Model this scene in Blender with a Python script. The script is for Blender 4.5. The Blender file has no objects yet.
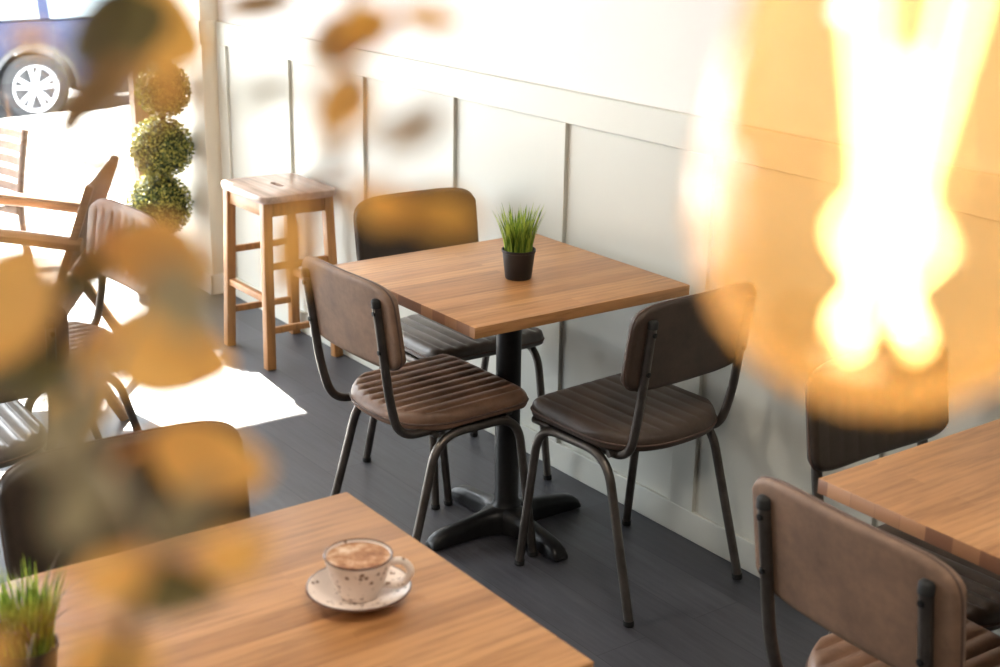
import bpy, bmesh, math, random
from mathutils import Vector, Matrix
from mathutils.geometry import tessellate_polygon
random.seed(7)
sc = bpy.context.scene
COL = sc.collection
PI = math.pi
def R(a): return math.radians(a)

# ------------------------------------------------------------------ camera
F_PX, YAW, PITCH, ROLL = 1398.967, 0.94209, 0.31123, 0.01546
CAM = Vector((2.858, -2.522, 1.728))
fw = Vector((-math.sin(YAW)*math.cos(PITCH), math.cos(YAW)*math.cos(PITCH), -math.sin(PITCH)))
r0 = Vector((math.cos(YAW), math.sin(YAW), 0)); u0 = r0.cross(fw)
rt = r0*math.cos(ROLL)+u0*math.sin(ROLL); up = -r0*math.sin(ROLL)+u0*math.cos(ROLL)
cd = bpy.data.cameras.new('camera'); cam = bpy.data.objects.new('camera', cd); COL.objects.link(cam)
m = Matrix((rt, up, -fw)).transposed().to_4x4(); m.translation = CAM
cam.matrix_world = m
cd.sensor_width = 36; cd.lens = F_PX*36/1000; cd.clip_start = .02; cd.clip_end = 200
cd.dof.use_dof = True; cd.dof.focus_distance = 3.38; cd.dof.aperture_fstop = 4.7
sc.camera = cam
def at(px, py, d):
    """a world point seen at pixel px,py at depth d"""
    return CAM + d*(fw + rt*((px-500)/F_PX) + up*((333.5-py)/F_PX))

# ------------------------------------------------------------------ helpers
def tag(o, label=None, cat=None, group=None, kind=None):
    if label: o['label'] = label
    if cat: o['category'] = cat
    if group: o['group'] = group
    if kind: o['kind'] = kind
    return o
def link(name, me, mat, parent=None, smooth=True):
    o = bpy.data.objects.new(name, me); COL.objects.link(o)
    if mat:
        me.materials.clear()
        for q in (mat if isinstance(mat, (list, tuple)) else [mat]): me.materials.append(q)
    if parent: o.parent = parent
    return o
def build(name, bm, mat, parent=None, smooth=True, angle=38):
    bmesh.ops.recalc_face_normals(bm, faces=bm.faces)
    me = bpy.data.meshes.new(name); bm.to_mesh(me); bm.free()
    if smooth:
        for p in me.polygons: p.use_smooth = True
        try: me.set_sharp_from_angle(angle=R(angle))
        except Exception: pass
    return link(name, me, mat, parent)
def empty(name, loc=(0,0,0), rz=0):
    o = bpy.data.objects.new(name, None); COL.objects.link(o)
    o.empty_display_size = .05
    o.location = loc; o.rotation_euler = (0,0,rz); return o
def copy_tree(o, parent=None):
    c = o.copy(); COL.objects.link(c)
    if parent: c.parent = parent
    for ch in list(o.children): copy_tree(ch, c)
    return c
def BM(): return bmesh.new()
def box(bm, x0, x1, y0, y1, z0, z1, bev=0, seg=2, M=None):
    r = bmesh.ops.create_cube(bm, size=1)
    vs = r['verts']
    for v in vs:
        v.co = Vector((x0+(v.co.x+.5)*(x1-x0), y0+(v.co.y+.5)*(y1-y0), z0+(v.co.z+.5)*(z1-z0)))
    if bev:
        es = list({e for v in vs for e in v.link_edges})
        rr = bmesh.ops.bevel(bm, geom=es, offset=bev, segments=seg, affect='EDGES', profile=.5)
        vs = list({v for f in rr['faces'] for v in f.verts} | {v for v in vs if v.is_valid})
    if M is not None: bmesh.ops.transform(bm, matrix=M, verts=vs)
    return vs
def beam(bm, a, b, w, t, bev=.003, upv=(0,0,1)):
    """rectangular bar from a to b, width w (sideways), thickness t"""
    a, b = Vector(a), Vector(b); d = b-a; L = d.length; z = d.normalized()
    x = Vector(upv).cross(z)
    if x.length < 1e-4: x = Vector((1,0,0))
    x.normalize(); y = z.cross(x)
    M = Matrix((x, y, z)).transposed().to_4x4(); M.translation = a
    return box(bm, -w/2, w/2, -t/2, t/2, 0, L, bev, 2, M)
def fillet(pts, rads, n=8):
    pts = [Vector(p) for p in pts]; out = [pts[0]]
    for i in range(1, len(pts)-1):
        p, r = pts[i], rads[i] if isinstance(rads, (list, tuple)) else rads
        a = (pts[i-1]-p); b = (pts[i+1]-p); la, lb = a.length, b.length
        a.normalize(); b.normalize(); k = min(r, la*.49, lb*.49)
        for j in range(n+1):
            t = j/n; p0 = p+a*k; p2 = p+b*k
            out.append((1-t)**2*p0+2*t*(1-t)*p+t*t*p2)
    out.append(pts[-1]); return out
def tube(bm, pts, rad, seg=12, cap=True, round_end=False):
    pts = [Vector(p) for p in pts]; n = len(pts)
    rads = rad if isinstance(rad, (list, tuple)) else [rad]*n
    rings = []; T0 = (pts[1]-pts[0]).normalized()
    N = T0.orthogonal().normalized()
    for i in range(n):
        T = (pts[min(i+1, n-1)]-pts[max(i-1, 0)]).normalized()
        N = (N - T*N.dot(T)).normalized(); B = T.cross(N)
        rings.append([bm.verts.new(pts[i]+rads[i]*(math.cos(2*PI*k/seg)*N+math.sin(2*PI*k/seg)*B)) for k in range(seg)])
    for i in range(n-1):
        for k in range(seg):
            bm.faces.new((rings[i][k], rings[i][(k+1)%seg], rings[i+1][(k+1)%seg], rings[i+1][k]))
    if cap:
        for rg, s in ((rings[0], -1), (rings[-1], 1)):
            bm.faces.new(rg)
def loop_tube(bm, pts, rad, seg=8):
    pts = [Vector(p) for p in pts]; n = len(pts); rings = []
    N = None
    for i in range(n):
        T = (pts[(i+1)%n]-pts[i-1]).normalized()
        N = T.orthogonal().normalized() if N is None else (N-T*N.dot(T)).normalized()
        B = T.cross(N)
        rings.append([bm.verts.new(pts[i]+rad*(math.cos(2*PI*k/seg)*N+math.sin(2*PI*k/seg)*B)) for k in range(seg)])
    for i in range(n):
        for k in range(seg):
            a, b = rings[i], rings[(i+1)%n]
            bm.faces.new((a[k], a[(k+1)%seg], b[(k+1)%seg], b[k]))
def lathe(bm, prof, seg=48, c=(0,0,0), axis='Z', close=False):
    c = Vector(c); rings = []
    for (r, z) in prof:
        if r < 1e-6:
            p = {'Z': Vector((0,0,z)), 'X': Vector((z,0,0)), 'Y': Vector((0,z,0))}[axis]
            rings.append([bm.verts.new(c+p)]); continue
        rg = []
        for k in range(seg):
            a = 2*PI*k/seg; u, v = r*math.cos(a), r*math.sin(a)
            p = {'Z': Vector((u,v,z)), 'X': Vector((z,u,v)), 'Y': Vector((u,z,v))}[axis]
            rg.append(bm.verts.new(c+p))
        rings.append(rg)
    prs = list(zip(rings, rings[1:])) + ([(rings[-1], rings[0])] if close else [])
    for a, b in prs:
        for k in range(seg):
            k2 = (k+1) % seg
            if len(a) == 1 and len(b) == 1: continue
            if len(a) == 1: bm.faces.new((a[0], b[k], b[k2]))
            elif len(b) == 1: bm.faces.new((a[k], a[k2], b[0]))
            else: bm.faces.new((a[k], a[k2], b[k2], b[k]))
def prism(bm, poly, z0, z1, M=None, axes='XY'):
    def P(a, b, z):
        return {'XY': Vector((a,b,z)), 'XZ': Vector((a,z,b)), 'YZ': Vector((z,a,b))}[axes]
    lo = [bm.verts.new(P(a,b,z0)) for a,b in poly]; hi = [bm.verts.new(P(a,b,z1)) for a,b in poly]
    n = len(poly)
    if n > 5:
        for tri in tessellate_polygon([[Vector((p[0], p[1], 0)) for p in poly]]):
            bm.faces.new([lo[k] for k in tri]); bm.faces.new([hi[k] for k in tri])
    else:
        bm.faces.new(lo); bm.faces.new(hi)
    for i in range(n): bm.faces.new((lo[i], lo[(i+1)%n], hi[(i+1)%n], hi[i]))
    if M is not None: bmesh.ops.transform(bm, matrix=M, verts=lo+hi)
    return lo+hi

# ------------------------------------------------------------------ materials
def mat(name, col, rough=.5, metal=0, spec=.5, **kw):
    m = bpy.data.materials.new(name); m.use_nodes = True
    b = m.node_tree.nodes['Principled BSDF']
    b.inputs['Base Color'].default_value = (*col, 1); b.inputs['Roughness'].default_value = rough
    b.inputs['Metallic'].default_value = metal; b.inputs['Specular IOR Level'].default_value = spec
    for k, v in kw.items(): b.inputs[k.replace('_', ' ')].default_value = v
    return m
def N(m, t, **kw):
    n = m.node_tree.nodes.new(t)
    for k, v in kw.items(): setattr(n, k, v)
    return n
def L(m, a, b): m.node_tree.links.new(a, b)
def coords(m, scale=(1,1,1), kind='Object', loc=(0,0,0)):
    tc = N(m, 'ShaderNodeTexCoord'); mp = N(m, 'ShaderNodeMapping')
    mp.inputs['Scale'].default_value = scale; mp.inputs['Location'].default_value = loc
    L(m, tc.outputs[kind], mp.inputs['Vector']); return mp.outputs['Vector']
def ramp(m, fac, stops):
    r = N(m, 'ShaderNodeValToRGB'); e = r.color_ramp.elements
    while len(e) > 1: e.remove(e[-1])
    e[0].position = stops[0][0]; e[0].color = (*stops[0][1], 1)
    for p, c in stops[1:]:
        q = e.new(p); q.color = (*c, 1)
    L(m, fac, r.inputs['Fac']); return r.outputs['Color']
def noise(m, vec, scale, detail=4, rough=.55):
    n = N(m, 'ShaderNodeTexNoise'); n.inputs['Scale'].default_value = scale
    n.inputs['Detail'].default_value = detail; n.inputs['Roughness'].default_value = rough
    L(m, vec, n.inputs['Vector']); return n.outputs['Fac']
def mix(m, fac, a, b, typ='MIX'):
    x = N(m, 'ShaderNodeMix', data_type='RGBA', blend_type=typ)
    if isinstance(fac, (int, float)): x.inputs['Factor'].default_value = fac
    else: L(m, fac, x.inputs['Factor'])
    for s, v in (('A', a), ('B', b)):
        s = [i for i in x.inputs if i.name == s and i.type == 'RGBA'][0]
        if isinstance(v, (tuple, list)): s.default_value = (*v, 1)
        else: L(m, v, s)
    return [o for o in x.outputs if o.type == 'RGBA'][0]
def bsdf(m): return m.node_tree.nodes['Principled BSDF']
def bump(m, h, strength=.2, dist=.002):
    b = N(m, 'ShaderNodeBump'); b.inputs['Strength'].default_value = strength; b.inputs['Distance'].default_value = dist
    L(m, h, b.inputs['Height']); L(m, b.outputs['Normal'], bsdf(m).inputs['Normal'])
def varied(name, col, k=.25, scale=6, rough=.5, metal=0, spec=.5, bumpy=0, bscale=200):
    m = mat(name, col, rough, metal, spec); v = coords(m)
    f = noise(m, v, scale, 5)
    c = ramp(m, f, [(.3, tuple(x*(1-k) for x in col)), (.7, tuple(min(1, x*(1+k)) for x in col))])
    L(m, c, bsdf(m).inputs['Base Color'])
    if bumpy: bump(m, noise(m, v, bscale, 3), bumpy)
    return m
def leather(name, col, rough=.46):
    m = mat(name, col, rough); v = coords(m)
    f = noise(m, v, 9, 6, .65); g = noise(m, v, 60, 4)
    c = ramp(m, f, [(.28, tuple(x*.62 for x in col)), (.5, col), (.75, tuple(min(1, x*1.45) for x in col))])
    c = mix(m, .25, c, ramp(m, g, [(.3, tuple(x*.6 for x in col)), (.7, tuple(x*1.3 for x in col))]))
    L(m, c, bsdf(m).inputs['Base Color'])
    vo = N(m, 'ShaderNodeTexVoronoi'); vo.inputs['Scale'].default_value = 260; L(m, v, vo.inputs['Vector'])
    bump(m, vo.outputs['Distance'], .12, .001); return m
def oak(name, tones, rough=.40, stave=.052, length=.9, off=(0,0,0)):
    """glued oak staves running along object Y"""
    m = mat(name, tones[1], rough)
    v = coords(m, loc=off)
    sw = N(m, 'ShaderNodeMapping'); sw.inputs['Rotation'].default_value = (0,0,PI/2); L(m, v, sw.inputs['Vector'])
    br = N(m, 'ShaderNodeTexBrick'); L(m, sw.outputs['Vector'], br.inputs['Vector'])
    br.inputs['Scale'].default_value = 1; br.inputs['Brick Width'].default_value = length; br.inputs['Row Height'].default_value = stave
    br.inputs['Mortar Size'].default_value = 0.0004; br.inputs['Color1'].default_value = (0,0,0,1); br.inputs['Color2'].default_value = (1,1,1,1)
    br.inputs['Mortar'].default_value = (.25,.25,.25,1); br.inputs['Bias'].default_value = 0
    base = ramp(m, br.outputs['Color'], [(0, tones[0]), (.5, tones[1]), (1, tones[2])])
    st = N(m, 'ShaderNodeMapping'); st.inputs['Scale'].default_value = (70, 5, 70); L(m, v, st.inputs['Vector'])
    # shift the grain per stave
    ad = N(m, 'ShaderNodeVectorMath', operation='ADD'); L(m, st.outputs['Vector'], ad.inputs[0])
    ml = N(m, 'ShaderNodeVectorMath', operation='SCALE'); L(m, br.outputs['Color'], ml.inputs[0]); ml.inputs['Scale'].default_value = 40
    L(m, ml.outputs['Vector'], ad.inputs[1])
    g = noise(m, ad.outputs['Vector'], 1.0, 5, .65)
    gr = ramp(m, g, [(.34, (.62,.56,.5)), (.52, (1,1,1)), (.7, (1.12,1.1,1.06))])
    c = mix(m, .75, base, gr, 'MULTIPLY')
    w = N(m, 'ShaderNodeTexWave', wave_type='BANDS', bands_direction='X'); w.inputs['Scale'].default_value = 9
    w.inputs['Distortion'].default_value = 7; w.inputs['Detail'].default_value = 2; w.inputs['Detail Scale'].default_value = .6
    s2 = N(m, 'ShaderNodeMapping'); s2.inputs['Scale'].default_value = (1.6,.25,1); L(m, v, s2.inputs['Vector']); L(m, s2.outputs['Vector'], w.inputs['Vector'])
    c = mix(m, .22, c, ramp(m, w.outputs['Fac'], [(0, (.6,.5,.42)), (.6, (1,1,1))]), 'MULTIPLY')
    L(m, c, bsdf(m).inputs['Base Color']); bump(m, g, .08, .001)
    return m
def end_grain():
    m = mat('oak_stave_ends', (.3,.15,.08), .5); v = coords(m)
    br = N(m, 'ShaderNodeTexBrick'); L(m, v, br.inputs['Vector']); br.inputs['Scale'].default_value = 1; br.inputs['Brick Width'].default_value = .052
    br.inputs['Row Height'].default_value = 3; br.inputs['Mortar Size'].default_value = .0004; br.offset = 0
    br.inputs['Color1'].default_value = (0,0,0,1); br.inputs['Color2'].default_value = (1,1,1,1); br.inputs['Mortar'].default_value = (.1,.1,.1,1)
    L(m, ramp(m, br.outputs['Color'], [(0, (.17,.075,.04)), (.45, (.24,.11,.055)), (.6, (.30,.145,.07)), (1, (.42,.21,.10))]), bsdf(m).inputs['Base Color'])
    return m
def plain_wood(name, col, rough=.42, axis='Z'):
    m = mat(name, col, rough)
    s = {'Z': (45,45,4), 'X': (4,45,45), 'Y': (45,4,45)}[axis]
    g = noise(m, coords(m, s), 1, 5, .6)
    L(m, ramp(m, g, [(.3, tuple(x*.6 for x in col)), (.55, col), (.75, tuple(min(1, x*1.25) for x in col))]), bsdf(m).inputs['Base Color'])
    return m

M = {}
M['wall'] = varied('white_paint', (.86,.83,.80), .02, 3, .6, bumpy=.04, bscale=120)
M['sage'] = varied('pale_sage_paint', (.63,.635,.575), .02, 2, .42, bumpy=.05, bscale=90)
M['cream'] = varied('cream_paint', (.70,.64,.53), .02, 2, .5)
M['skirt'] = varied('white_gloss', (.82,.81,.79), .02, 3, .35)
M['ceil'] = mat('ceiling_paint', (.62,.60,.57), .8)
M['clay'] = varied('clay_paint', (.26,.23,.20), .04, 2, .7)
M['steel'] = varied('gunmetal_tube', (.125,.11,.098), .3, 14, .36, .85)
M['black'] = varied('black_powder_coat', (.009,.009,.010), .3, 30, .36, 0, .3)
M['rubber'] = mat('black_rubber', (.012,.012,.012), .7)
M['oak'] = oak('oak_top', [(.36,.168,.060), (.43,.208,.076), (.51,.262,.105)])
M['ends'] = end_grain()
M['oak_edge'] = plain_wood('oak_end_grain', (.40,.18,.08), .45, 'Y')
M['stool'] = plain_wood('brown_beech', (.44,.20,.062), .4)
M['stool_top'] = plain_wood('worn_sunlit_stool_top', (.52,.38,.31), .27, 'X')  # paler partly from wear, partly from sunlight put into the colour
M['armwood'] = plain_wood('teak', (.42,.24,.12), .45, 'Y')
M['palewood'] = plain_wood('weathered_wood', (.15,.09,.06), .6, 'X')
M['tan'] = leather('tan_brown_leather', (.19,.105,.064))
M['suede'] = leather('tan_brown_suede', (.20,.118,.074), .62)
M['brown'] = leather('dark_brown_leather', (.054,.033,.022), .5)
M['umber'] = leather('umber_leather', (.036,.025,.017), .45)
M['grey'] = leather('grey_brown_leather', (.10,.085,.075), .33)
M['pale'] = leather('sunlit_tan_leather', (.33,.23,.17), .45)  # tan leather lightened, the strong sunlight is put into its colour
M['thread'] = mat('piping_thread', (.10,.06,.045), .6)
M['screw'] = mat('dark_screw', (.03,.03,.03), .35, .9)
M['pot'] = mat('black_plastic', (.013,.013,.015), .45)
M['soil'] = varied('soil', (.03,.02,.014), .5, 80, .9)
M['stone'] = varied('speckled_stoneware', (.76,.65,.57), .08, 14, .28)
M['rim'] = mat('brown_glaze', (.10,.045,.03), .3)
M['bark'] = varied('bark', (.14,.085,.05), .4, 50, .85)
M['tyre'] = mat('tyre_rubber', (.02,.02,.022), .75)
M['alloy'] = mat('alloy', (.80,.80,.82), .35, 0)
M['carblue'] = mat('navy_car_paint', (.010,.015,.052), .3, 0, .3)
M['cargrey'] = mat('grey_car_cladding', (.06,.062,.066), .6)
M['carglass'] = mat('car_glass', (.16,.2,.22), .06, 0, .9)
M['road'] = varied('asphalt', (.22,.22,.225), .15, 3, .85, bumpy=.2, bscale=120)
M['pave'] = varied('pale_paving', (.60,.58,.55), .06, 3, .8)
M['kerb'] = varied('kerb_stone', (.45,.45,.44), .1, 6, .8)
M['frame'] = plain_wood('window_frame_wood', (.35,.22,.13), .45)
# speckles on the cup
def speckle(m):
    b = bsdf(m); v = coords(m)
    vo = N(m, 'ShaderNodeTexVoronoi'); vo.inputs['Scale'].default_value = 92; vo.inputs['Randomness'].default_value = 1; L(m, v, vo.inputs['Vector'])
    f1 = ramp(m, vo.outputs['Distance'], [(.23, (1,1,1)), (.35, (0,0,0))])
    n2 = noise(m, v, 70, 2); f2 = ramp(m, n2, [(.46, (0,0,0)), (.52, (1,1,1))])
    f = mix(m, 1.0, f1, f2, 'MULTIPLY')
    old = b.inputs['Base Color'].links[0].from_socket
    L(m, mix(m, f, old, (.17,.085,.045)), b.inputs['Base Color'])
speckle(M['stone'])
def foam():
    m = mat('milk_foam', (.6,.4,.25), .6); v = coords(m)
    a = noise(m, v, 26, 5, .6)
    L(m, ramp(m, a, [(.36, (.22,.08,.03)), (.48, (.42,.21,.10)), (.58, (.64,.45,.31)), (.68, (.80,.70,.58))]), bsdf(m).inputs['Base Color'])
    return m
M['foam'] = foam()
def plank_floor():
    m = mat('charcoal_planks', (.05,.05,.055), .5, spec=.85)
    v = coords(m)
    br = N(m, 'ShaderNodeTexBrick'); L(m, v, br.inputs['Vector'])
    br.inputs['Scale'].default_value = 1; br.inputs['Brick Width'].default_value = 1.3; br.inputs['Row Height'].default_value = .155
    br.inputs['Mortar Size'].default_value = .0011; br.inputs['Mortar'].default_value = (0,0,0,1)
    br.inputs['Color1'].default_value = (.25,.25,.25,1); br.inputs['Color2'].default_value = (1,1,1,1)
    base = ramp(m, br.outputs['Color'], [(0, (.018,.019,.023)), (.25, (.036,.038,.049)), (1, (.062,.064,.078))])
    st = N(m, 'ShaderNodeMapping'); st.inputs['Scale'].default_value = (4,60,1); L(m, v, st.inputs['Vector'])
    g = noise(m, st.outputs['Vector'], 1, 6, .7)
    c = mix(m, .8, base, ramp(m, g, [(.3, (.30,.30,.30)), (.5, (.95,.95,.95)), (.72, (1.7,1.66,1.6))]), 'MULTIPLY')
    L(m, c, bsdf(m).inputs['Base Color'])
    L(m, ramp(m, g, [(.3, (.42,)*3), (.7, (.56,)*3)]), bsdf(m).inputs['Roughness'])
    bump(m, g, .12, .002); return m
M['floor'] = plank_floor()
def facing_fac(m, lo=.04, hi=.9, p=5):
    # Schlick reflectance that reads the same on both sides of a thin sheet
    lw = N(m, 'ShaderNodeLayerWeight'); lw.inputs['Blend'].default_value = .5
    pw = N(m, 'ShaderNodeMath', operation='POWER'); L(m, lw.outputs['Facing'], pw.inputs[0]); pw.inputs[1].default_value = p
    ma = N(m, 'ShaderNodeMath', operation='MULTIPLY_ADD'); L(m, pw.outputs[0], ma.inputs[0]); ma.inputs[1].default_value = hi; ma.inputs[2].default_value = lo
    return ma.outputs[0]
def glass_pane():
    m = bpy.data.materials.new('clear_glass'); m.use_nodes = True; nt = m.node_tree; nt.nodes.clear()
    o = N(m, 'ShaderNodeOutputMaterial'); t = N(m, 'ShaderNodeBsdfTransparent'); g = N(m, 'ShaderNodeBsdfGlossy')
    t.inputs['Color'].default_value = (.97,.98,.98,1); g.inputs['Roughness'].default_value = .02
    x = N(m, 'ShaderNodeMixShader'); L(m, facing_fac(m), x.inputs[0]); L(m, t.outputs[0], x.inputs[1]); L(m, g.outputs[0], x.inputs[2])
    L(m, x.outputs[0], o.inputs['Surface']); return m
M['glass'] = glass_pane()
def amber_glass():
    m = bpy.data.materials.new('amber_glass'); m.use_nodes = True; nt = m.node_tree; nt.nodes.clear()
    o = N(m, 'ShaderNodeOutputMaterial'); t = N(m, 'ShaderNodeBsdfTransparent'); g = N(m, 'ShaderNodeBsdfGlossy'); d = N(m, 'ShaderNodeBsdfTranslucent')
    t.inputs['Color'].default_value = (1.0,.86,.64,1); g.inputs['Roughness'].default_value = .03
    d.inputs['Color'].default_value = (1,.60,.22,1)
    x = N(m, 'ShaderNodeMixShader'); L(m, facing_fac(m, .17, .6, 2.2), x.inputs[0])
    L(m, t.outputs[0], x.inputs[1]); L(m, d.outputs[0], x.inputs[2])
    y = N(m, 'ShaderNodeMixShader'); L(m, facing_fac(m, .09, .8, 4), y.inputs[0]); L(m, x.outputs[0], y.inputs[1]); L(m, g.outputs[0], y.inputs[2])
    L(m, y.outputs[0], o.inputs['Surface']); return m
M['amber'] = amber_glass()
def emitter(name, col, s):
    m = bpy.data.materials.new(name); m.use_nodes = True; b = bsdf(m)
    b.inputs['Base Color'].default_value = (0,0,0,1); b.inputs['Emission Color'].default_value = (*col, 1); b.inputs['Emission Strength'].default_value = s
    return m
M['filament'] = emitter('glowing_filament', (1,.70,.32), 24)
M['brass'] = mat('brass', (.55,.36,.12), .3, 1)
M['cord'] = mat('black_cord', (.015,.015,.015), .7)
def leafmat(name, col, tr=.5):
    m = bpy.data.materials.new(name); m.use_nodes = True; b = bsdf(m)
    v = coords(m); c = ramp(m, noise(m, v, 45, 4), [(.3, tuple(x*.75 for x in col)), (.7, tuple(min(1, x*1.2) for x in col))])
    L(m, c, b.inputs['Base Color']); b.inputs['Roughness'].default_value = .5
    t = N(m, 'ShaderNodeBsdfTranslucent'); L(m, c, t.inputs['Color'])
    x = N(m, 'ShaderNodeMixShader'); x.inputs[0].default_value = tr
    out = [n for n in m.node_tree.nodes if n.type == 'OUTPUT_MATERIAL'][0]
    L(m, b.outputs[0], x.inputs[1]); L(m, t.outputs[0], x.inputs[2]); L(m, x.outputs[0], out.inputs['Surface'])
    return m
M['gold'] = leafmat('golden_leaf', (.93,.47,.13))
M['amberleaf'] = leafmat('orange_leaf', (.84,.45,.10))
M['olive'] = leafmat('olive_leaf', (.16,.13,.045), .3)
M['brownleaf'] = leafmat('brown_leaf', (.42,.25,.10), .4)
M['greyleaf'] = leafmat('sage_leaf', (.46,.38,.22), .35)
M['twig'] = mat('twig', (.12,.08,.04), .7)
M['grass'] = leafmat('grass_blade', (.22,.33,.04), .45)
_r = [n for n in M['grass'].node_tree.nodes if n.type == 'VALTORGB'][0].color_ramp.elements
_r[0].position, _r[1].position = .40, .62; _r[0].color, _r[1].color = (.09,.19,.02,1), (.48,.58,.09,1)
[n for n in M['grass'].node_tree.nodes if n.type == 'TEX_NOISE'][0].inputs['Scale'].default_value = 110
[n for n in M['grass'].node_tree.nodes if n.type == 'MAPPING'][0].inputs['Scale'].default_value = (1,1,.12)
M['drygrass'] = leafmat('dry_blade', (.28,.24,.20), .25)
M['box'] = leafmat('boxwood_leaf', (.27,.29,.05), .2)
_r = [n for n in M['box'].node_tree.nodes if n.type == 'VALTORGB'][0].color_ramp.elements
_r[0].position, _r[1].position = .40, .62; _r[0].color, _r[1].color = (.045,.075,.012,1), (.44,.40,.075,1)
[n for n in M['box'].node_tree.nodes if n.type == 'TEX_NOISE'][0].inputs['Scale'].default_value = 75
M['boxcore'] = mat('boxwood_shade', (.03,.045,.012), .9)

# ------------------------------------------------------------------ the room
def struct(name, bm, m, smooth=False):
    o = build(name, bm, m, None, smooth); o['kind'] = 'structure'; return o
XW, XR, YL, ZC = -3.2, 6.5, -6.5, 2.9        # window line, back wall, left wall, ceiling
b = BM(); box(b, XW-.1, XR+.1, YL-.1, .1, -.12, 0); struct('floor', b, M['floor'])
b = BM(); box(b, XW-.1, XR+.1, YL-.1, .1, ZC, ZC+.1); struct('ceiling', b, M['ceil'])
b = BM(); box(b, -2.63, XR+.1, 0, .1, 0, ZC); struct('wall_right', b, M['wall'])
b = BM(); box(b, XW-.12, -2.63, -.085, .1, 0, ZC, .002); struct('wall_corner', b, M['cream'])
b = BM(); box(b, XW-.1, XR+.1, YL-.1, YL, 0, ZC); struct('wall_left', b, M['clay'])
b = BM(); box(b, XR, XR+.1, YL, 0, 0, ZC); struct('wall_back', b, M['clay'])
HEAD = 1.99
b = BM(); box(b, XW-.12, XW, YL, -.085, HEAD, ZC); struct('wall_front', b, M['wall'])
# wainscot: recessed panel sheet, studs, rails
b = BM(); box(b, -2.63, XR, -.006, 0, 0, 1.168); struct('trim_1', b, M['sage'])
b = BM(); box(b, -2.63, XR, -.018, -.006, 1.075, 1.168, .0025); struct('trim_2', b, M['sage'])
b = BM(); box(b, -2.63, XR, -.018, -.006, 0, .086, .0025); struct('trim_3', b, M['sage'])
edges = [-2.544,-1.990,-1.430,-.857,-.281,.325,.93,1.52,2.11,2.7,3.3,3.9,4.5,5.1,5.7,6.3]
for i, x in enumerate(edges):
    b = BM(); box(b, max(x-.092, -2.63), x, -.018, -.006, .086, 1.075, .0015); struct('trim_%d' % (i+4), b, M['sage'])
# cap band on the corner pier and its skirting
b = BM(); box(b, XW, -2.622, -.093, -.0855, 1.078, 1.171, .003); box(b, -2.6299, -2.622, -.093, -.001, 1.078, 1.171, .003); struct('trim_30', b, M['cream'])
b = BM(); box(b, XW, -2.616, -.099, -.0855, 0, .088, .004); box(b, -2.6299, -2.616, -.099, -.027, 0, .088, .004); struct('baseboard_right', b, M['skirt'])
# shop-front windows
def window(name, y0, y1):
    b = BM()
    w = .07
    box(b, XW-.09, XW-.02, y0, y0+w, 0, HEAD, .004); box(b, XW-.09, XW-.02, y1-w, y1, 0, HEAD, .004)
    box(b, XW-.09, XW-.02, y0+w, y1-w, 0, .05, .004); box(b, XW-.09, XW-.02, y0+w, y1-w, HEAD-.06, HEAD, .004)
    f = struct(name, b, M['frame'])
    b = BM(); box(b, XW-.058, XW-.052, y0+w, y1-w, .05, HEAD-.06); p = build('pane', b, M['glass'], f, False)
window('window_1', -2.3, -.0865); window('window_2', -4.4, -2.3); window('window_3', YL, -4.4)
# outside
b = BM()
prism(b, [(XW-.12, -14), (-6.1, -14), (-8.50, .77), (-10.4, 12.0), (XW-.12, 12.0)], -.5, -.14); struct('pavement', b, M['pave'])
b = BM()
prism(b, [(-6.1, -14), (-6.24, -14), (-8.64, .77), (-10.54, 12.0), (-10.4, 12.0), (-8.50, .77)], -.6, -.145); struct('kerb', b, M['kerb'])
b = BM(); box(b, -40, -5.5, -30, 30, -.7, -.54); struct('road', b, M['road'])

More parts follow.
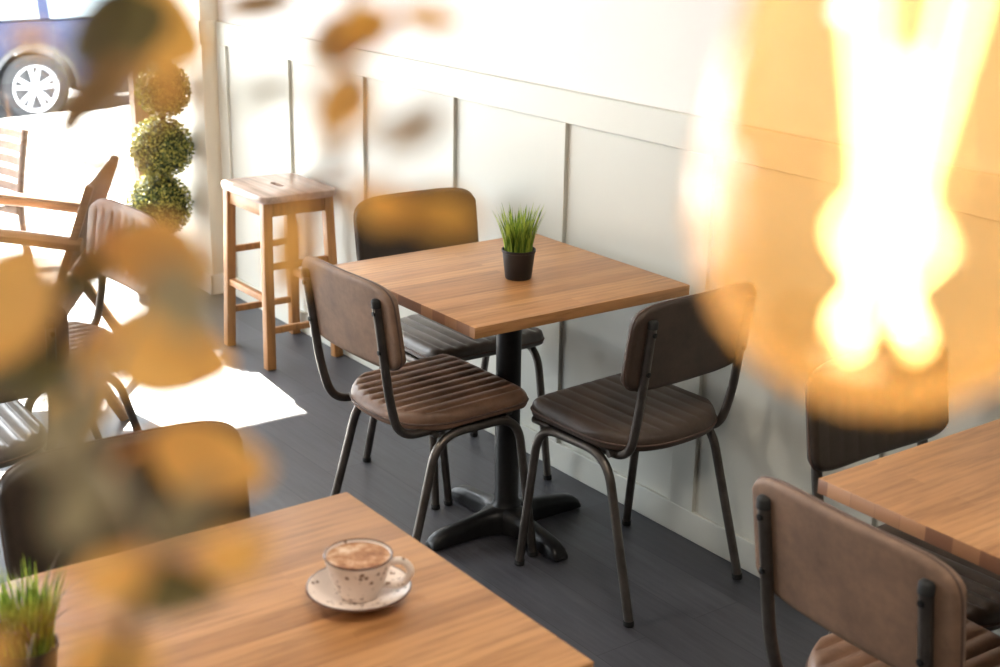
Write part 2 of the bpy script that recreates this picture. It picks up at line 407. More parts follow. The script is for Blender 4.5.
# ------------------------------------------------------------------ dining chairs (local: front = +Y)
def pad_bm(hw, ylo, yhi, nlo, nhi, T, ribs, amp, edge, fmap, nu=120, nv=28, under=.25):
    def ext(x):
        t = min(1, abs(x)/hw)
        return -ylo*(1-t**nlo)**(1/nlo), yhi*(1-t**nhi)**(1/nhi)
    bm = BM(); top, bot = [], []
    rw = 2*hw/ribs if ribs else 1
    for i in range(nu+1):
        x = hw*.9995*math.sin(PI/2*(2*i/nu-1))
        lo, hi = ext(x); ct, cb = [], []
        for j in range(nv+1):
            v = .5-.5*math.cos(PI*j/nv); y = lo+(hi-lo)*v
            d = min(y-lo, hi-y, (hw-abs(x))*1.0+.0)
            d = max(0, d); k = min(1, d/edge); dome = math.sqrt(max(0, 1-(1-k)**2))
            z = T*(.42+.58*dome)
            if ribs:
                s = min(1, max(0, (d-.012)/.02)); s = s*s*(3-2*s)
                z += -amp*s*(1-abs(math.sin(PI*(x+hw)/rw))**.55)
            zb = T*under*(1-dome)
            ct.append(bm.verts.new(fmap(x, y, z))); cb.append(bm.verts.new(fmap(x, y, zb)))
        top.append(ct); bot.append(cb)
    for i in range(nu):
        for j in range(nv):
            bm.faces.new((top[i][j], top[i+1][j], top[i+1][j+1], top[i][j+1]))
            bm.faces.new((bot[i][j], bot[i][j+1], bot[i+1][j+1], bot[i+1][j]))
    loop = [(i, 0) for i in range(nu)] + [(nu, j) for j in range(nv)] + [(i, nv) for i in range(nu, 0, -1)] + [(0, j) for j in range(nv, 0, -1)]
    for k in range(len(loop)):
        a, c = loop[k], loop[(k+1) % len(loop)]
        bm.faces.new((top[a[0]][a[1]], bot[a[0]][a[1]], bot[c[0]][c[1]], top[c[0]][c[1]]))
    outline = []
    n = 72
    for k in range(n):
        a = 2*PI*k/n; ca, sa = math.cos(a), math.sin(a)
        nn = nhi if sa >= 0 else nlo; yy = yhi if sa >= 0 else ylo
        outline.append((hw*math.copysign(abs(ca)**(2/nn), ca), yy*math.copysign(abs(sa)**(2/nn), sa)))
    return bm, outline
SW = .200
def seat_map(x, y, z): return Vector((x, y+.005, (.423+z)+.004*(y/.2)))
BHW, BH = .214, .112
def back_map(x, y, z):   # z = thickness toward the front
    return Vector((x, -.254-.15*y + .014*(x/BHW)**2 + z, .714+y))
CH = {}
def chair_meshes():
    if CH: return CH
    def fin(name, bm):
        bmesh.ops.recalc_face_normals(bm, faces=bm.faces)
        me = bpy.data.meshes.new(name); bm.to_mesh(me); bm.free()
        for p in me.polygons: p.use_smooth = True
        try: me.set_sharp_from_angle(angle=R(50))
        except Exception: pass
        return me
    for nm, ribs, amp in (('seat_ribbed', 10, .010), ('seat_soft', 9, .0035)):
        bm, ol = pad_bm(SW, .190, .2, 2.6, 8, .052, ribs, amp, .032, seat_map); CH[nm] = fin('seat', bm)
    bm = BM(); loop_tube(bm, [seat_map(x*1.003, y*1.003, .021) for x, y in ol], .0028, 8); CH['seat_piping'] = fin('piping', bm)
    for nm, ribs, amp in (('back_plain', 0, 0), ('back_ribbed', 9, .008), ('back_stitched', 9, .0013)):
        bm, ol = pad_bm(BHW, BH, BH, 6, 5.5, .03, ribs, amp, .014, back_map, under=.3); CH[nm] = fin('backrest', bm)
    bm = BM(); loop_tube(bm, [back_map(x*1.001, y*1.002, .0115) for x, y in ol], .0024, 8); CH['back_piping'] = fin('piping', bm)
    rr = .0118
    for s in (-1, 1):
        U = fillet([(s*.200, .205, .012), (s*.186, .155, .411), (s*.186, -.095, .411), (s*.200, -.208, .012)], .075, 10)
        mid = [i for i, p in enumerate(U) if p.y > .03]
        f = U[:len(mid)] + [Vector((s*.186, .03, .411))]; r_ = [Vector((s*.186, .03, .411))] + U[len(mid):]
        bm = BM(); tube(bm, f, rr, 14); CH['leg_front%d' % s] = fin('leg', bm)
        bm = BM(); tube(bm, r_, rr, 14); CH['leg_rear%d' % s] = fin('leg', bm)
        for k, y in (('front', .205), ('rear', -.208)):
            bm = BM(); dy = (-.004 if k == 'front' else .004)
            tube(bm, [(s*.2003, y, 0), (s*.2001, y, .002), (s*.1996, y+dy*.35, .014)], [.0118, .0135, .0135], 14); CH['foot_%s%d' % (k, s)] = fin('rubber_foot', bm)
        J = fillet([(s*.160, .150, .420), (s*.160, -.195, .420), (s*.167, -.2255, .53), (s*.168, -.2605, .782)], [0, .085, .05, 0], 10)
        # keep the stile against the back of the pad
        bm = BM(); tube(bm, J, [.0115]*len(J), 14); CH['stile%d' % s] = fin('back_stile', bm)
        for z in (.655, .755):
            bm = BM(); y = -.2255-(z-.53)*.139-.0115
            lathe(bm, [(0, -.003), (.006, -.002), (.0065, .001), (.0065, .004)], 12, (s*.1675, y, z), 'Y'); CH['screw%d_%d' % (s, z > .7)] = fin('screw', bm)
        bm = BM(); lathe(bm, [(.0125, -.012), (.0128, .004), (.010, .008), (0, .0095)], 14, (s*.168, -.2605, .782)); CH['cap%d' % s] = fin('end_cap', bm)
    for k, y in enumerate((.12, -.10)):
        bm = BM(); tube(bm, [(-.187, y, .414), (.187, y, .414)], .008, 10); CH['bar%d' % k] = fin('seat_bar', bm)
    return CH
def chair(loc, rz, label, seatm, backm, seat='seat_ribbed', back='back_plain', steel=None, shift=(0,0,0)):
    c = chair_meshes(); steel = steel or M['steel']
    t = empty('dining_chair', loc, rz); tag(t, label, 'chair', 'dining chairs with tube frames')
    def add(key, name, m, p): return link(name, c[key].copy(), m, p)
    s = add(seat, 'seat', seatm, t); add('seat_piping', 'piping', M['thread'], s)
    bk = add(back, 'backrest', backm, t); bk.location = shift; add('back_piping', 'piping', M['thread'], bk)
    for sg in (-1, 1):
        for k in ('front', 'rear'):
            l = add('leg_%s%d' % (k, sg), 'leg', steel, t); add('foot_%s%d' % (k, sg), 'rubber_foot', M['rubber'], l)
        st = add('stile%d' % sg, 'back_stile', steel, t); st.location = shift; add('screw%d_0' % sg, 'screw', M['screw'], st); add('screw%d_1' % sg, 'screw', M['screw'], st); add('cap%d' % sg, 'end_cap', M['rubber'], st)
    add('bar0', 'seat_bar', steel, t); add('bar1', 'seat_bar', steel, t)
    return t
chair((-.045,-.642,0), R(1), 'tan brown chair with ribbed seat at the middle table, its back to the camera', M['tan'], M['suede'])
chair((-.442,-.282,0), R(-91.8), 'dark chair at the middle table between the wooden stool and the grass pot', M['grey'], M['umber'], 'seat_ribbed', 'back_plain')
chair((.364,-.281,0), R(94), 'dark brown leather chair at the right of the middle table, beside the panelled wall', M['brown'], M['brown'], 'seat_soft', shift=(0,.052,-.012))
chair((1.350,-.285,0), R(-90), 'dark brown chair behind the right-hand table, below the glowing bulb', M['brown'], M['umber'], 'seat_ribbed', 'back_stitched')
chair((1.614,-.700,0), R(-3), 'tan suede backed chair in the bottom right corner, its back to the camera', M['tan'], M['suede'])
chair((.957,-1.752,0), R(-91), 'dark brown chair behind the coffee cup table, half hidden by golden leaves', M['umber'], M['umber'], 'seat_ribbed', 'back_plain')
chair((-.94,-1.330,0), R(184), 'pale ribbed leather chair in the sun by the window, its front to the camera', M['pale'], M['pale'], 'seat_ribbed', 'back_ribbed')
chair((-.400,-1.752,0), R(90), 'brown chair at the left edge of the photo with sunlit ribbed seat', M['grey'], M['tan'], 'seat_ribbed')

# ------------------------------------------------------------------ tables
def table(loc, label, off, sx=.668, sy=.676, foot=(0,0)):
    t = empty('cafe_table', loc); tag(t, label, 'table', 'square oak cafe tables')
    b = BM(); box(b, -sx/2, sx/2, -sy/2, sy/2, .722, .750, .0018, 2)
    m = oak('oak_top', [(.36,.168,.060), (.43,.208,.076), (.51,.262,.105)], off=off) if off else M['oak']
    top_ = build('tabletop', b, [m, M['ends']], t, True, 30)
    for p in top_.data.polygons:
        if abs(p.normal.y) > .9: p.material_index = 1
    b = BM(); lathe(b, [(.0, .722), (.17, .722), (.17, .716), (.05, .708), (.0345, .70), (.0345, .09), (.042, .074), (0, .074)], 40); build('pedestal', b, M['black'], t).location = (foot[0], foot[1], 0)
    b = BM()
    for k in range(4):
        Mx = Matrix.Rotation(PI/2*k, 4, 'Z')
        prof = [(-.02,.048,.076), (.04,.046,.074), (.058,.036,.071), (.075,.028,.068), (.10,.0245,.064), (.165,.024,.056), (.205,.0245,.050), (.23,.0245,.043), (.245,.024,.033), (.254,.0225,.020), (.257,.020,.008)]
        rings = []
        for (y, w, z) in prof:
            pts = [(-w, 0.006), (-w, z*.62), (-w*.80, z*.90), (-w*.45, z), (w*.45, z), (w*.80, z*.90), (w, z*.62), (w, .006)]
            rings.append([b.verts.new(Mx @ Vector((px, y, pz))) for px, pz in pts])
        for a, c in zip(rings, rings[1:]):
            for i in range(8): b.faces.new((a[i], a[(i+1)%8], c[(i+1)%8], c[i]))
        b.faces.new(rings[0]); b.faces.new(rings[-1])
    base = build('cross_base', b, M['black'], t, True, 50); base.location = (foot[0], foot[1], 0)
    for k in range(4):
        a = PI/2*k
        b = BM(); lathe(b, [(.016, 0), (.016, .008), (0, .008)], 16, (-.225*math.sin(a), .225*math.cos(a), 0)); build('glide', b, M['rubber'], base)
    return t
table((0,-.421,0), 'oak square table in the middle carrying a small pot of green grass', None, foot=(-.031, .030))
table((1.290,-1.785,0), 'oak table in the foreground with the coffee cup on it', (3.3,1.7,0), .655, .655)
table((1.704,-.412,0), 'oak table at the right edge of the photo between two brown chairs', (5.1,2.9,0))
table((-.94,-1.85,0), 'sunlit oak table at the far left edge beside the pale ribbed chair', (8.1,4.2,0))

# ------------------------------------------------------------------ stool
def stool():
    t = empty('wooden_stool', (-1.775,-.188,0)); tag(t, 'tall brown wooden stool with a slot in its seat beside the wall', 'stool')
    X, Y, H = .172, .142, .65
    # seat with hand slot : frame of four boxes around a rounded slot, one mesh
    b = BM()
    n = 40; outer, inner = [], []
    for k in range(n):
        a = 2*PI*k/n; ca, sa = math.cos(a), math.sin(a); e = 2/9
        outer.append(((X+.018)*math.copysign(abs(ca)**e, ca), (Y+.014)*math.copysign(abs(sa)**e, sa)))
        e = 2/3.5
        inner.append((.044*math.copysign(abs(ca)**e, ca), .013*math.copysign(abs(sa)**e, sa)))
    def ring(pts, z, s=1): return [b.verts.new((x*s, y*s, z)) for x, y in pts]
    o = [ring(outer, H-.026, .985), ring(outer, H-.022), ring(outer, H-.008), ring(outer, H-.002, .993), ring(outer, H, .975)]
    i_ = [ring(inner, H), ring(inner, H-.026)]
    sq = o + i_ + [o[0]]
    for a, c in zip(sq, sq[1:]):
        for k in range(n): b.faces.new((a[k], a[(k+1)%n], c[(k+1)%n], c[k]))
    build('seat', b, M['stool_top'], t, True, 45)
    tops = {}
    for sx in (-1, 1):
        for sy in (-1, 1):
            b = BM(); beam(b, (sx*X, sy*Y, 0), (sx*(X-.022), sy*(Y-.018), H-.027), .036, .036, .003, (0,1,0)); build('leg', b, M['stool'], t)
    def lerp(z): k = z/(H-.027); return X-.022*k, Y-.018*k
    def rail(z, side, w=.018, h=.024):
        x, y = lerp(z)
        b = BM()
        if side in ('+x', '-x'):
            s = 1 if side == '+x' else -1; beam(b, (s*x, -y, z), (s*x, y, z), h, w, .002, (1,0,0))
        else:
            s = 1 if side == '+y' else -1; beam(b, (-x, s*y, z), (x, s*y, z), h, w, .002, (0,1,0))
        return b
    for sd in ('+x', '-x'):
        build('stretcher', rail(.385, sd), M['stool'], t); build('stretcher', rail(.145, sd), M['stool'], t)
    for sd in ('+y', '-y'):
        build('stretcher', rail(.262, sd, .022, .026), M['stool'], t)
    for sd in ('+x', '-x', '+y', '-y'):
        b = rail(H-.054, sd, .018, .054); build('apron', b, M['stool'], t)
stool()

# ------------------------------------------------------------------ grass pots
def blades(bm, n, r0, h0, h1, spread, w, seed, droop=.0, seg=5):
    rnd = random.Random(seed)
    for _ in range(n):
        a = rnd.uniform(0, 2*PI); r = r0*math.sqrt(rnd.random()); h = rnd.uniform(h0, h1)
        base = Vector((r*math.cos(a), r*math.sin(a), 0)); a2 = a+rnd.uniform(-.8, .8)
        out = Vector((math.cos(a2), math.sin(a2), 0)); sp = spread*(r/r0*.8+.25)*rnd.uniform(.4, 1.2)
        side = Vector((-out.y, out.x, 0)); tw = rnd.uniform(-.8, .8); side = (side*math.cos(tw)+out*math.sin(tw))
        prev = None
        for k in range(seg+1):
            t = k/seg; p = base+out*(sp*t**1.8*h)+Vector((0,0,h*(t-droop*t*t)))
            ww = w*(1-t**2.2)+.0002
            q = (bm.verts.new(p-side*ww/2), bm.verts.new(p+side*ww/2))
            if prev: bm.faces.new((prev[0], prev[1], q[1], q[0]))
            prev = q
def grass_pot(loc, label, s=1, dry=0, seed=3):
    t = empty('potted_grass', loc); tag(t, label, 'plant', 'small pots of grass on the tables'); t.scale = (s,s,s)
    b = BM(); lathe(b, [(0, 0), (.033, 0), (.0345, .002), (.0425, .070), (.0445, .071), (.0447, .078), (.0425, .078), (.041, .064), (0, .064)], 40); build('pot', b, M['pot'], t)
    b = BM(); lathe(b, [(.0405, .0645), (.03, .069), (0, .071)], 24); build('soil', b, M['soil'], t)
    b = BM(); blades(b, 190, .036, .062, .132, .32, .0062, seed); bmesh.ops.translate(b, vec=(0,0,.066), verts=b.verts)
    build('grass_blades', b, M['grass'], t, True, 180)
    if dry:
        b = BM(); blades(b, dry, .034, .12, .20, 1.15, .0026, seed+5, .42, 9); bmesh.ops.translate(b, vec=(0,0,.066), verts=b.verts)
        build('dry_blades', b, M['drygrass'], t, True, 180)
grass_pot((.040,-.417,.7501), 'small black pot of green grass on the middle table')
grass_pot((1.268,-2.088,.7501), 'pot of green grass and thin drooping dry blades at the bottom left corner', .84, 46, 11)

# ------------------------------------------------------------------ cup and saucer
def cup():
    cx, cy = 1.297, -1.629
    t = empty('saucer', (cx,cy,.7501)); t.scale = (.96,)*3; tag(t, 'speckled cream saucer with a brown rim under the coffee cup', 'saucer')
    b = BM(); lathe(b, [(0,.004),(.024,.004),(.026,0),(.030,0),(.032,.004),(.055,.010),(.073,.019),(.0775,.022),(.0770,.0245),(.072,.0225),(.054,.0145),(.034,.0085),(.026,.0075),(0,.0075)], 64)
    build('dish', b, M['stone'], t, True, 60)
    b = BM(); lathe(b, [(.0770,.0215),(.0784,.0228),(.0782,.0245),(.0768,.0250),(.0758,.0242)], 64, close=True); build('rim_band', b, M['rim'], t)
    t = empty('coffee_cup', (cx,cy,.7578), R(0)); t.scale = (.96,)*3; tag(t, 'speckled cream coffee cup filled with frothy coffee', 'cup')
    b = BM(); lathe(b, [(0,.002),(.023,.002),(.0245,0),(.0265,0),(.028,.003),(.0345,.014),(.0420,.032),(.0475,.052),(.0505,.066),(.0498,.0672),(.0482,.066),(.045,.051),(.039,.031),(.031,.014),(.022,.008),(0,.007)], 64)
    build('cup_body', b, M['stone'], t, True, 60)
    b = BM(); lathe(b, [(.0490,.0655),(.0509,.0655),(.0512,.0672),(.0500,.0682),(.0486,.0674)], 64, close=True); build('rim_band', b, M['rim'], t)
    b = BM(); lathe(b, [(0,.0635),(.030,.0638),(.0472,.0628),(.0474,.0610)], 48); build('coffee', b, M['foam'], t)
    a = R(48)
    path = fillet([(.0445,0,.056), (.066,0,.063), (.081,0,.046), (.066,0,.020), (.0345,0,.0205)], .022, 8)
    b = BM(); tube(b, [Matrix.Rotation(a, 3, 'Z') @ p for p in path], .0056, 14); build('handle', b, M['stone'], t)
cup()

# ------------------------------------------------------------------ topiary
def topiary():
    t = empty('topiary', (-2.86,-.252,0)); tag(t, 'three-ball clipped box topiary tree standing in the window corner', 'plant')
    b = BM(); lathe(b, [(0,0),(.085,0),(.090,.01),(.115,.17),(.125,.172),(.126,.20),(.114,.20),(.108,.165),(0,.165)], 40); build('pot', b, M['cream'], t)
    b = BM(); lathe(b, [(.110,.166),(.06,.172),(0,.174)], 24); build('soil', b, M['soil'], t)
    b = BM(); tube(b, [(.022,.006,.16),(.07,.02,.5),(.133,.038,.95)], [.013,.012,.009], 10); build('trunk', b, M['bark'], t)
    rnd = random.Random(5)
    for z, r, n in ((.385,.140,3000), (.638,.134,2800), (.886,.113,2200)):
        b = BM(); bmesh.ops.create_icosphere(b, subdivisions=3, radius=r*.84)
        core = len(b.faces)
        for _ in range(n):
            d = Vector((rnd.gauss(0,1), rnd.gauss(0,1), rnd.gauss(0,1))).normalized()
            p = d*r*rnd.uniform(.84, .98); a = d.orthogonal().normalized(); a.rotate(Matrix.Rotation(rnd.uniform(0, 2*PI), 3, d))
            ax = (a*rnd.uniform(.5, 1)+d*rnd.uniform(.2, .9)).normalized(); sd = ax.cross(d).normalized(); l, w = rnd.uniform(.012, .020), rnd.uniform(.008, .012)
            v = [b.verts.new(p), b.verts.new(p+ax*l*.5+sd*w/2), b.verts.new(p+ax*l), b.verts.new(p+ax*l*.5-sd*w/2)]
            b.faces.new(v)
        bmesh.ops.translate(b, vec=(.14*z,.04*z,z), verts=b.verts)
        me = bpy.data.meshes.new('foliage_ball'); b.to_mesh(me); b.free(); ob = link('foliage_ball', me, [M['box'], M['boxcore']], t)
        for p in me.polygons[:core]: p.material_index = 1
topiary()

# ------------------------------------------------------------------ wooden armchair in the window and slatted chair outside
def armchair():
    t = empty('wooden_armchair', (-1.80,-1.13,0), R(150)); tag(t, 'wooden armchair with brown back and open arms in the sunny window', 'armchair')
    W = .25
    for s in (-1, 1):
        b = BM(); beam(b, (s*W, .24, 0), (s*W, .20, .64), .035, .03, .004); build('leg', b, M['armwood'], t)
        b = BM(); beam(b, (s*W, -.34, 0), (s*W, -.10, .40), .038, .03, .004); build('leg', b, M['armwood'], t)
        b = BM(); tube(b, fillet([(s*W,-.24,.60),(s*W,0,.635),(s*W,.30,.67)], .1), .023, 12)
        for v in b.verts: v.co.x = s*W+(v.co.x-s*W)*1.35
        build('armrest', b, M['armwood'], t)
        b = BM(); beam(b, (s*W,-.12,.36), (s*W,-.28,.795), .034, .026, .004); build('back_post', b, M['armwood'], t)
    b = BM(); beam(b, (0,-.17,.50), (0,-.275,.785), 2*W-.03, .03, .012, (0,1,0)); build('back_panel', b, M['suede'], t)
    b = BM(); box(b, -W+.015, W-.015, -.16, .25, .37, .44, .02, 3); build('seat_cushion', b, M['pale'], t)
    for y in (.205, -.14):
        b = BM(); box(b, -W, W, y, y+.025, .31, .37, .004); build('seat_rail', b, M['armwood'], t)
armchair()
def slatted():
    t = empty('slatted_chair', (-3.61,-.90,-.14), R(200)); tag(t, 'pale slatted wooden chair outside on the sunny pavement', 'chair')
    W = .22; mm = M['palewood']
    for s in (-1, 1):
        b = BM(); tube(b, fillet([(s*W,-.24,0),(s*W,-.20,.45),(s*W,-.27,.78)], .15), .018, 10); build('back_post', b, mm, t)
        b = BM(); beam(b, (s*W,.20,0), (s*W,.18,.44), .034, .034, .004); build('leg', b, mm, t)
    for k in range(5):
        b = BM(); z = .51+k*.060; y = -.21-(z-.45)*.17
        pts = [(-W, y, z), (-W*.5, y-.025, z), (0, y-.035, z), (W*.5, y-.025, z), (W, y, z)]
        vs = []
        for p in pts:
            vs.append([b.verts.new(Vector(p)+Vector((0, dy, dz))) for dy, dz in ((-.007,-.02),(.007,-.02),(.007,.02),(-.007,.02))])
        for a, c in zip(vs, vs[1:]):
            for i in range(4): b.faces.new((a[i], a[(i+1)%4], c[(i+1)%4], c[i]))
        b.faces.new(vs[0]); b.faces.new(vs[-1]); build('back_slat', b, mm, t)
    for k in range(6):
        b = BM(); box(b, -W-.01, W+.01, -.19+k*.068, -.132+k*.068, .44, .458, .004); build('seat_slat', b, mm, t)
    for y in (.165, -.21):
        b = BM(); box(b, -W, W, y, y+.025, .395, .44, .004); build('seat_rail', b, mm, t)
slatted()

# ------------------------------------------------------------------ parked car (length along local +Y, near side = +X)
def car():
    t = empty('parked_car', (-10.62, 1.76, -.54), R(0)); tag(t, 'dark blue car with pale alloy wheels parked across the pavement', 'car')
    yr, yf, wr = 0.0, 2.6, .335
    # side profile of the lower body with wheel arches
    poly = [(-.92,.42)]
    def arch(yc, r):
        return [(yc+r*math.cos(a), .335+r*math.sin(a)) for a in [PI-.25-(PI-.5)*k/14*1.0 - 0 for k in range(15)]]
    ar = .395
    poly += [(-.88,.30), (-.43,.28)] + [(yr-ar*math.cos(PI*k/14), .33+ar*math.sin(PI*k/14)) for k in range(15)] + [(.43,.27), (2.17,.27)]
    poly += [(yf-ar*math.cos(PI*k/14), .33+ar*math.sin(PI*k/14)) for k in range(15)] + [(3.05,.28), (3.42,.32), (3.46,.60), (3.36,.86), (2.55,.92), (2.2,.95), (-.80,.96), (-.93,.86), (-.96,.62)]
    b = BM(); prism(b, poly, -1.75, 0, axes='YZ')
    body = build('body', b, M['carblue'], t, True, 40)
    # greenhouse
    b = BM()
    lo = [(-.84,1.07), (2.1,1.05)]; 
    for (x0, z0, ya, yb, x1, z1, yc, yd) in ((-.05,.94,-.84,2.12,-.20,1.62,-.70,1.30),):
        A = [b.verts.new(v) for v in ((x0,ya,z0),(x0,yb,z0),(-1.75-x0,yb,z0),(-1.75-x0,ya,z0))]
        B = [b.verts.new(v) for v in ((x1,yc,z1),(x1,yd,z1),(-1.75-x1,yd,z1),(-1.75-x1,yc,z1))]
        for i in range(4): b.faces.new((A[i], A[(i+1)%4], B[(i+1)%4], B[i]))
        b.faces.new(A); b.faces.new(B)
    bmesh.ops.bevel(b, geom=list(b.edges), offset=.04, segments=3, affect='EDGES')
    build('cabin', b, M['carblue'], t, True, 40)
    def win(ya, yb, yc, yd):
        b = BM(); z0, z1 = .98, 1.54
        def X(z): return -.05-.15*(z-.94)/.68+.006
        q = [(X(z0), ya, z0), (X(z0), yb, z0), (X(z1), yd, z1), (X(z1), yc, z1)]
        f = [b.verts.new(v) for v in q]; g = [b.verts.new((v[0]-.02, v[1], v[2])) for v in q]
        b.faces.new(f); b.faces.new(g)
        for i in range(4): b.faces.new((f[i], f[(i+1)%4], g[(i+1)%4], g[i]))
        build('side_window', b, M['carglass'], t, False)
    win(-.72, .10, -.62, .10); win(.20, 1.04, .20, 1.04); win(1.12, 1.92, 1.12, 1.30)
    for nm, q in (('sill_cladding', (-.01,.022,.43,2.17,.25,.37)), ('bumper', (-.01,.016,-.92,-.42,.26,.42)), ('bumper', (-.01,.016,3.02,3.42,.28,.44))):
        b = BM(); box(b, *q, .012); build(nm, b, M['cargrey'], t)
    for yc in (yr, yf):
        b = BM()
        rg = [[b.verts.new((x, yc+r*math.cos(PI*k/24), .33+r*math.sin(PI*k/24))) for x, r in ((-.02,.39),(.018,.39),(.018,.435),(-.02,.435))] for k in range(25)]
        for p, q in zip(rg, rg[1:]):
            for i in range(4): b.faces.new((p[i], p[(i+1)%4], q[(i+1)%4], q[i]))
        b.faces.new(rg[0]); b.faces.new(rg[-1])
        build('arch_trim', b, M['cargrey'], t, True, 40)
    for nm, q in (('door_trim', (0,.016,.46,2.2,.66,.72)), ('door_handle', (0,.02,.92,1.12,.82,.855)), ('door_handle', (0,.02,1.86,2.04,.82,.855))):
        b = BM(); box(b, *q, .006); build(nm, b, M['carblue'], t)
    for y in (.20, 1.10, 2.06):
        b = BM(); box(b, -.004, .003, y-.004, y+.004, .40, .94); build('door_seam', b, M['cargrey'], t, False)
    b = BM(); box(b, -.05, .006, 3.18, 3.42, .62, .80, .02); build('headlight', b, M['alloy'], t)
    b = BM(); box(b, -.02, .17, 1.92, 2.06, 0.95, 1.09, .03, 3); build('door_mirror', b, M['carblue'], t)
    for near in (1, 0):
        for yc in (yr, yf):
            xc = -.10 if near else -1.65; sg = 1 if near else -1
            b = BM(); lathe(b, [(.225,-.10),(.30,-.105),(.328,-.085),(.335,-.05),(.335,.05),(.328,.085),(.30,.105),(.225,.10)], 48, (xc, yc, wr), 'X', True); w = build('wheel', b, M['tyre'], t)
            b = BM(); lathe(b, [(.228,-.09),(.228,.095),(.222,.10),(.205,.092),(.2,.07),(.2,-.09)], 48, (xc, yc, wr), 'X', True)
            lathe(b, [(0,.075*sg),(.05,.075*sg),(.06,.06*sg),(.06,.03*sg),(0,.03*sg)], 24, (xc, yc, wr), 'X')
            for k in range(10):
                a = 2*PI*(k//2)/5+(.16 if k % 2 else -.16)+.3; a2 = 2*PI*(k//2)/5+(.22 if k % 2 else -.22)+.3
                beam(b, (xc+.065*sg, yc+.045*math.cos(a), wr+.045*math.sin(a)), (xc+.08*sg, yc+.212*math.cos(a2), wr+.212*math.sin(a2)), .034, .022, .004, (1,0,0))
            build('alloy_rim', b, M['alloy'], w, True, 40)
            b = BM(); lathe(b, [(0,.02*sg),(.2,.02*sg),(.2,-.02*sg),(0,-.02*sg)], 32, (xc, yc, wr), 'X'); build('brake_disc', b, M['cargrey'], w)
car()

# ------------------------------------------------------------------ pendant bulb near the camera
def bulb():
    D = .30
    c = at(890, 215, D)          # centre of the globe
    t = empty('pendant_bulb', c); tag(t, 'large glowing amber filament bulb hanging close to the camera', 'lamp')
    k = 200*D/F_PX
    prof = [(0,-.985),(.22,-.965),(.45,-.89),(.66,-.74),(.83,-.54),(.945,-.29),(1,0),(.975,.32),(.89,.70),(.775,1.07),(.66,1.5),(.55,1.95),(.46,2.35),(.40,2.7),(.36,2.95)]
    b = BM(); lathe(b, [(r*k, z*k) for r, z in prof], 64); build('glass_globe', b, M['amber'], t)
    b = BM(); lathe(b, [(.37*k,2.9*k),(.40*k,2.95*k),(.40*k,3.6*k),(.34*k,3.7*k),(.34*k,3.95*k),(0,3.95*k)], 32); build('socket', b, M['brass'], t)
    b = BM(); tube(b, [(0,0,3.9*k),(0,0,ZC-c.z)], .003, 10); build('cord', b, M['cord'], t)
    b = BM(); lathe(b, [(.055,ZC-c.z-.0005),(.055,ZC-c.z-.02),(.03,ZC-c.z-.035),(0,ZC-c.z-.036)], 32); build('ceiling_rose', b, M['brass'], t)
    b = BM(); lathe(b, [(.30*k,2.95*k),(.16*k,2.6*k),(.09*k,2.0*k),(.07*k,1.5*k),(.10*k,1.4*k),(0,1.38*k)], 20); build('glass_stem', b, M['glass'], t)
    for i in range(4):
        a = YAW+PI/4+PI/2*i
        def P(r, z, da=0): return Vector((1.41*r*k*math.cos(a+da), 1.41*r*k*math.sin(a+da), z*k))
        pts = fillet([P(.10,1.6), P(.32,2.1), P(.235,1.07), P(.10,.10), P(.235,-.12), P(.075,-.38), P(.165,-.55), P(.165,-.68), P(.12,-.50), P(.05,-.2), P(.05,.8)], .1*k, 3)
        # wind the wire into a fine coil, tight at the hanging loops
        dense = []
        for p, q in zip(pts, pts[1:]):
            n_ = max(1, int((q-p).length/(.012*k)))
            dense += [p.lerp(q, u/n_) for u in range(n_)]
        coil = []
        for n_, p in enumerate(dense):
            z = p.z/k; amp = .030 if -.72 < z < -.52 else (.012 if z < -.25 else .020)
            if n_ > len(dense)*.72: amp = 0.004
            coil.append(p+Vector((math.cos(n_*1.3), math.sin(n_*1.3), .5*math.sin(n_*1.3+1)))*amp*k)
        b = BM(); tube(b, coil, .0003, 5)
        build('filament', b, M['filament'], t)
bulb()

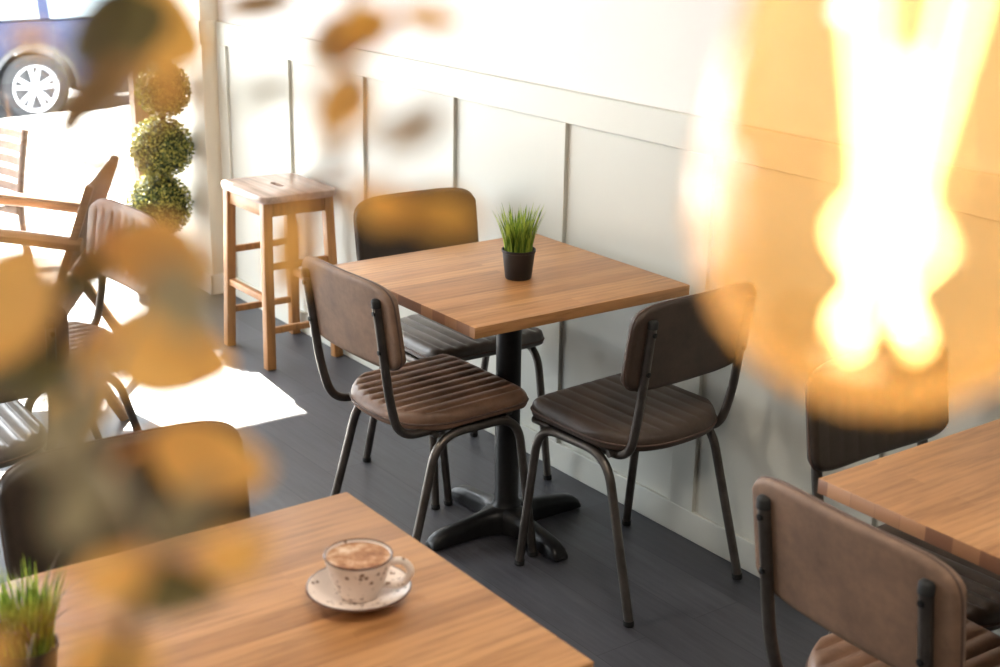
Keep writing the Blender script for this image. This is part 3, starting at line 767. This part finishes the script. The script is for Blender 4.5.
# ------------------------------------------------------------------ trailing leaves close to the camera
def leaf_bm(l, w, bend=.15, fold=.12):
    bm = BM(); nu, nv = 12, 6; g = []
    for i in range(nu+1):
        u = i/nu; hw = w/2*(math.sin(PI*min(1, u*.93+.035))**.75)*(1-.28*u)*1.15
        row = []
        for j in range(nv+1):
            v = 2*j/nv-1
            row.append(bm.verts.new((v*hw, u*l, -bend*l*(u-.5)**2*2 + fold*abs(v)*hw)))
        g.append(row)
    for i in range(nu):
        for j in range(nv): bm.faces.new((g[i][j], g[i][j+1], g[i+1][j+1], g[i+1][j]))
    return bm
def vine(name, label, stem_pts, leaves, seed):
    """stem_pts and leaves are world points; leaves = (tip base point, length dir, normal tilt, length, width, material)"""
    t = empty(name, stem_pts[0]); tag(t, label, 'plant', 'leafy vines trailing near the camera')
    o = Vector(stem_pts[0])
    b = BM(); P = fillet([Vector(p)-o for p in stem_pts], .05, 6); tube(b, P, [.0016]*len(P), 8); build('stem', b, M['twig'], t)
    rnd = random.Random(seed)
    for (px, py, d, lpx, wpx, ang, tilt, m_) in leaves:
        c = at(px, py, d); l, w = lpx*d/F_PX, wpx*d/F_PX
        a = R(ang)
        ydir = (rt*math.cos(a)+up*math.sin(a)); ydir = (ydir+fw*math.sin(R(tilt))*.6).normalized()
        nrm = (-fw+ydir*fw.dot(ydir)).normalized(); nrm = (nrm+rnd.uniform(-.35,.35)*ydir.cross(nrm)).normalized()
        xdir = ydir.cross(nrm).normalized(); nrm = xdir.cross(ydir)
        Mx = Matrix((xdir, ydir, nrm)).transposed().to_4x4(); Mx.translation = c-ydir*l/2-o
        bm = leaf_bm(l, w); bmesh.ops.transform(bm, matrix=Mx, verts=bm.verts)
        # petiole from the leaf base to the nearest point of the stem
        base = c-ydir*l/2-o; q = min(P, key=lambda v: (v-base).length)
        tube(bm, [q, (q+base)/2+Vector((0,0,.004)), base, base+ydir*l*.12], [.0008,.0008,.0007,.0005], 6)
        build('leaf', bm, M[m_], t, True, 180)
S = lambda *q: [at(*p) for p in q]
top = lambda p: Vector((p.x, p.y, ZC))
p1 = S((160,-60,.47),(128,40,.45),(112,150,.44),(100,250,.43),(92,340,.43),(95,430,.42))
vine('trailing_vine', 'vine with large golden and brown leaves trailing down the left of the view', [top(p1[0])]+p1, [
    (148,30,.42,120,104,-20,0,'amberleaf'), (116,30,.38,110,90,205,0,'olive'), (92,98,.35,124,58,222,0,'brownleaf'),
    (160,258,.38,118,84,-20,0,'gold'), (166,352,.45,136,98,-14,0,'gold'), (95,264,.42,140,46,218,0,'olive'),
    (6,305,.34,140,104,250,0,'gold'), (80,398,.41,116,88,262,0,'amberleaf'), (104,166,.36,84,34,-8,0,'brownleaf'),
    (28,40,.33,36,28,180,0,'amberleaf'), (26,378,.34,100,52,190,0,'olive'), (182,300,.25,90,70,-60,0,'greyleaf'), (170,88,.24,56,50,40,0,'gold')], 1)
p2 = S((130,-80,.28),(60,200,.30),(75,400,.30),(120,520,.31),(140,600,.31),(110,690,.31))
vine('trailing_vine', 'vine with golden leaves hanging over the foreground table and the dark chair behind it', [top(p2[0])]+p2, [
    (208,460,.33,124,92,-15,0,'gold'), (235,556,.30,76,60,20,0,'gold'), (165,588,.36,112,60,-5,0,'olive'),
    (112,580,.28,78,60,200,0,'gold'), (110,664,.31,104,74,10,0,'gold'), (-8,655,.30,60,60,250,0,'amberleaf'),
    (62,432,.25,100,66,215,0,'greyleaf'), (80,505,.24,100,64,250,0,'greyleaf'), (185,515,.25,96,42,45,0,'greyleaf')], 2)
p3 = S((370,-80,.39),(350,20,.38),(345,100,.36),(330,170,.35),(298,230,.35))
vine('trailing_vine', 'thin vine with small blurred golden leaves hanging in front of the white wall', [top(p3[0])]+p3, [
    (338,40,.35,76,54,215,0,'brownleaf'), (368,26,.34,60,54,20,0,'amberleaf'), (255,5,.40,84,32,190,0,'brownleaf'), (430,18,.36,66,28,-10,0,'amberleaf'),
    (344,104,.30,78,64,240,0,'gold'), (292,250,.33,98,44,265,0,'gold'), (412,130,.28,84,40,215,0,'brownleaf'), (266,92,.30,70,30,200,0,'greyleaf'),
    (382,206,.30,64,42,170,0,'amberleaf'), (445,215,.29,80,50,-10,0,'amberleaf')], 3)  # these two leaves stand in for orange reflections on the chair back

# ------------------------------------------------------------------ light
w = bpy.data.worlds.new('world'); sc.world = w; w.use_nodes = True
bg = w.node_tree.nodes['Background']; bg.inputs['Color'].default_value = (.90,.95,1,1); bg.inputs['Strength'].default_value = 10.5
def light(name, typ, loc, energy, col=(1,1,1), **kw):
    l = bpy.data.lights.new(name, typ); l.energy = energy; l.color = col
    for k, v in kw.items(): setattr(l, k, v)
    o = bpy.data.objects.new(name, l); o.location = loc; COL.objects.link(o); return o
sun = light('sun', 'SUN', (-8,0,7), 60, (1,.93,.82), angle=R(.6))
sun.rotation_euler = Vector((1,-.12,-.9)).to_track_quat('-Z', 'Y').to_euler()
for (y0, y1) in ((-2.2,-.19), (-4.3,-2.4), (-6.4,-4.5)):
    p = light('daylight_portal', 'AREA', (XW-.13, (y0+y1)/2, HEAD/2), 1, shape='RECTANGLE', size=y1-y0, size_y=HEAD)
    p.rotation_euler = (0, R(-90), 0); p.rotation_euler = Vector((1,0,0)).to_track_quat('-Z', 'Z').to_euler()
    p.data.cycles.is_portal = True
for x, y in ((-.6,-2.6), (2.4,-1.6), (2.4,-4.6)):
    light('overhead_fill', 'AREA', (x, y, ZC-.06), 28, (1,.88,.74), shape='DISK', size=.5)  # added soft fill from overhead, unseen and without a fitting
vs = sc.view_settings; vs.view_transform = 'Standard'; vs.look = 'None'; vs.gamma = 1; vs.use_curve_mapping = False; vs.exposure = .32
sc.cycles.caustics_reflective = False; sc.cycles.caustics_refractive = False; sc.cycles.max_bounces = 10; sc.cycles.transparent_max_bounces = 16; sc.cycles.sample_clamp_indirect = 8
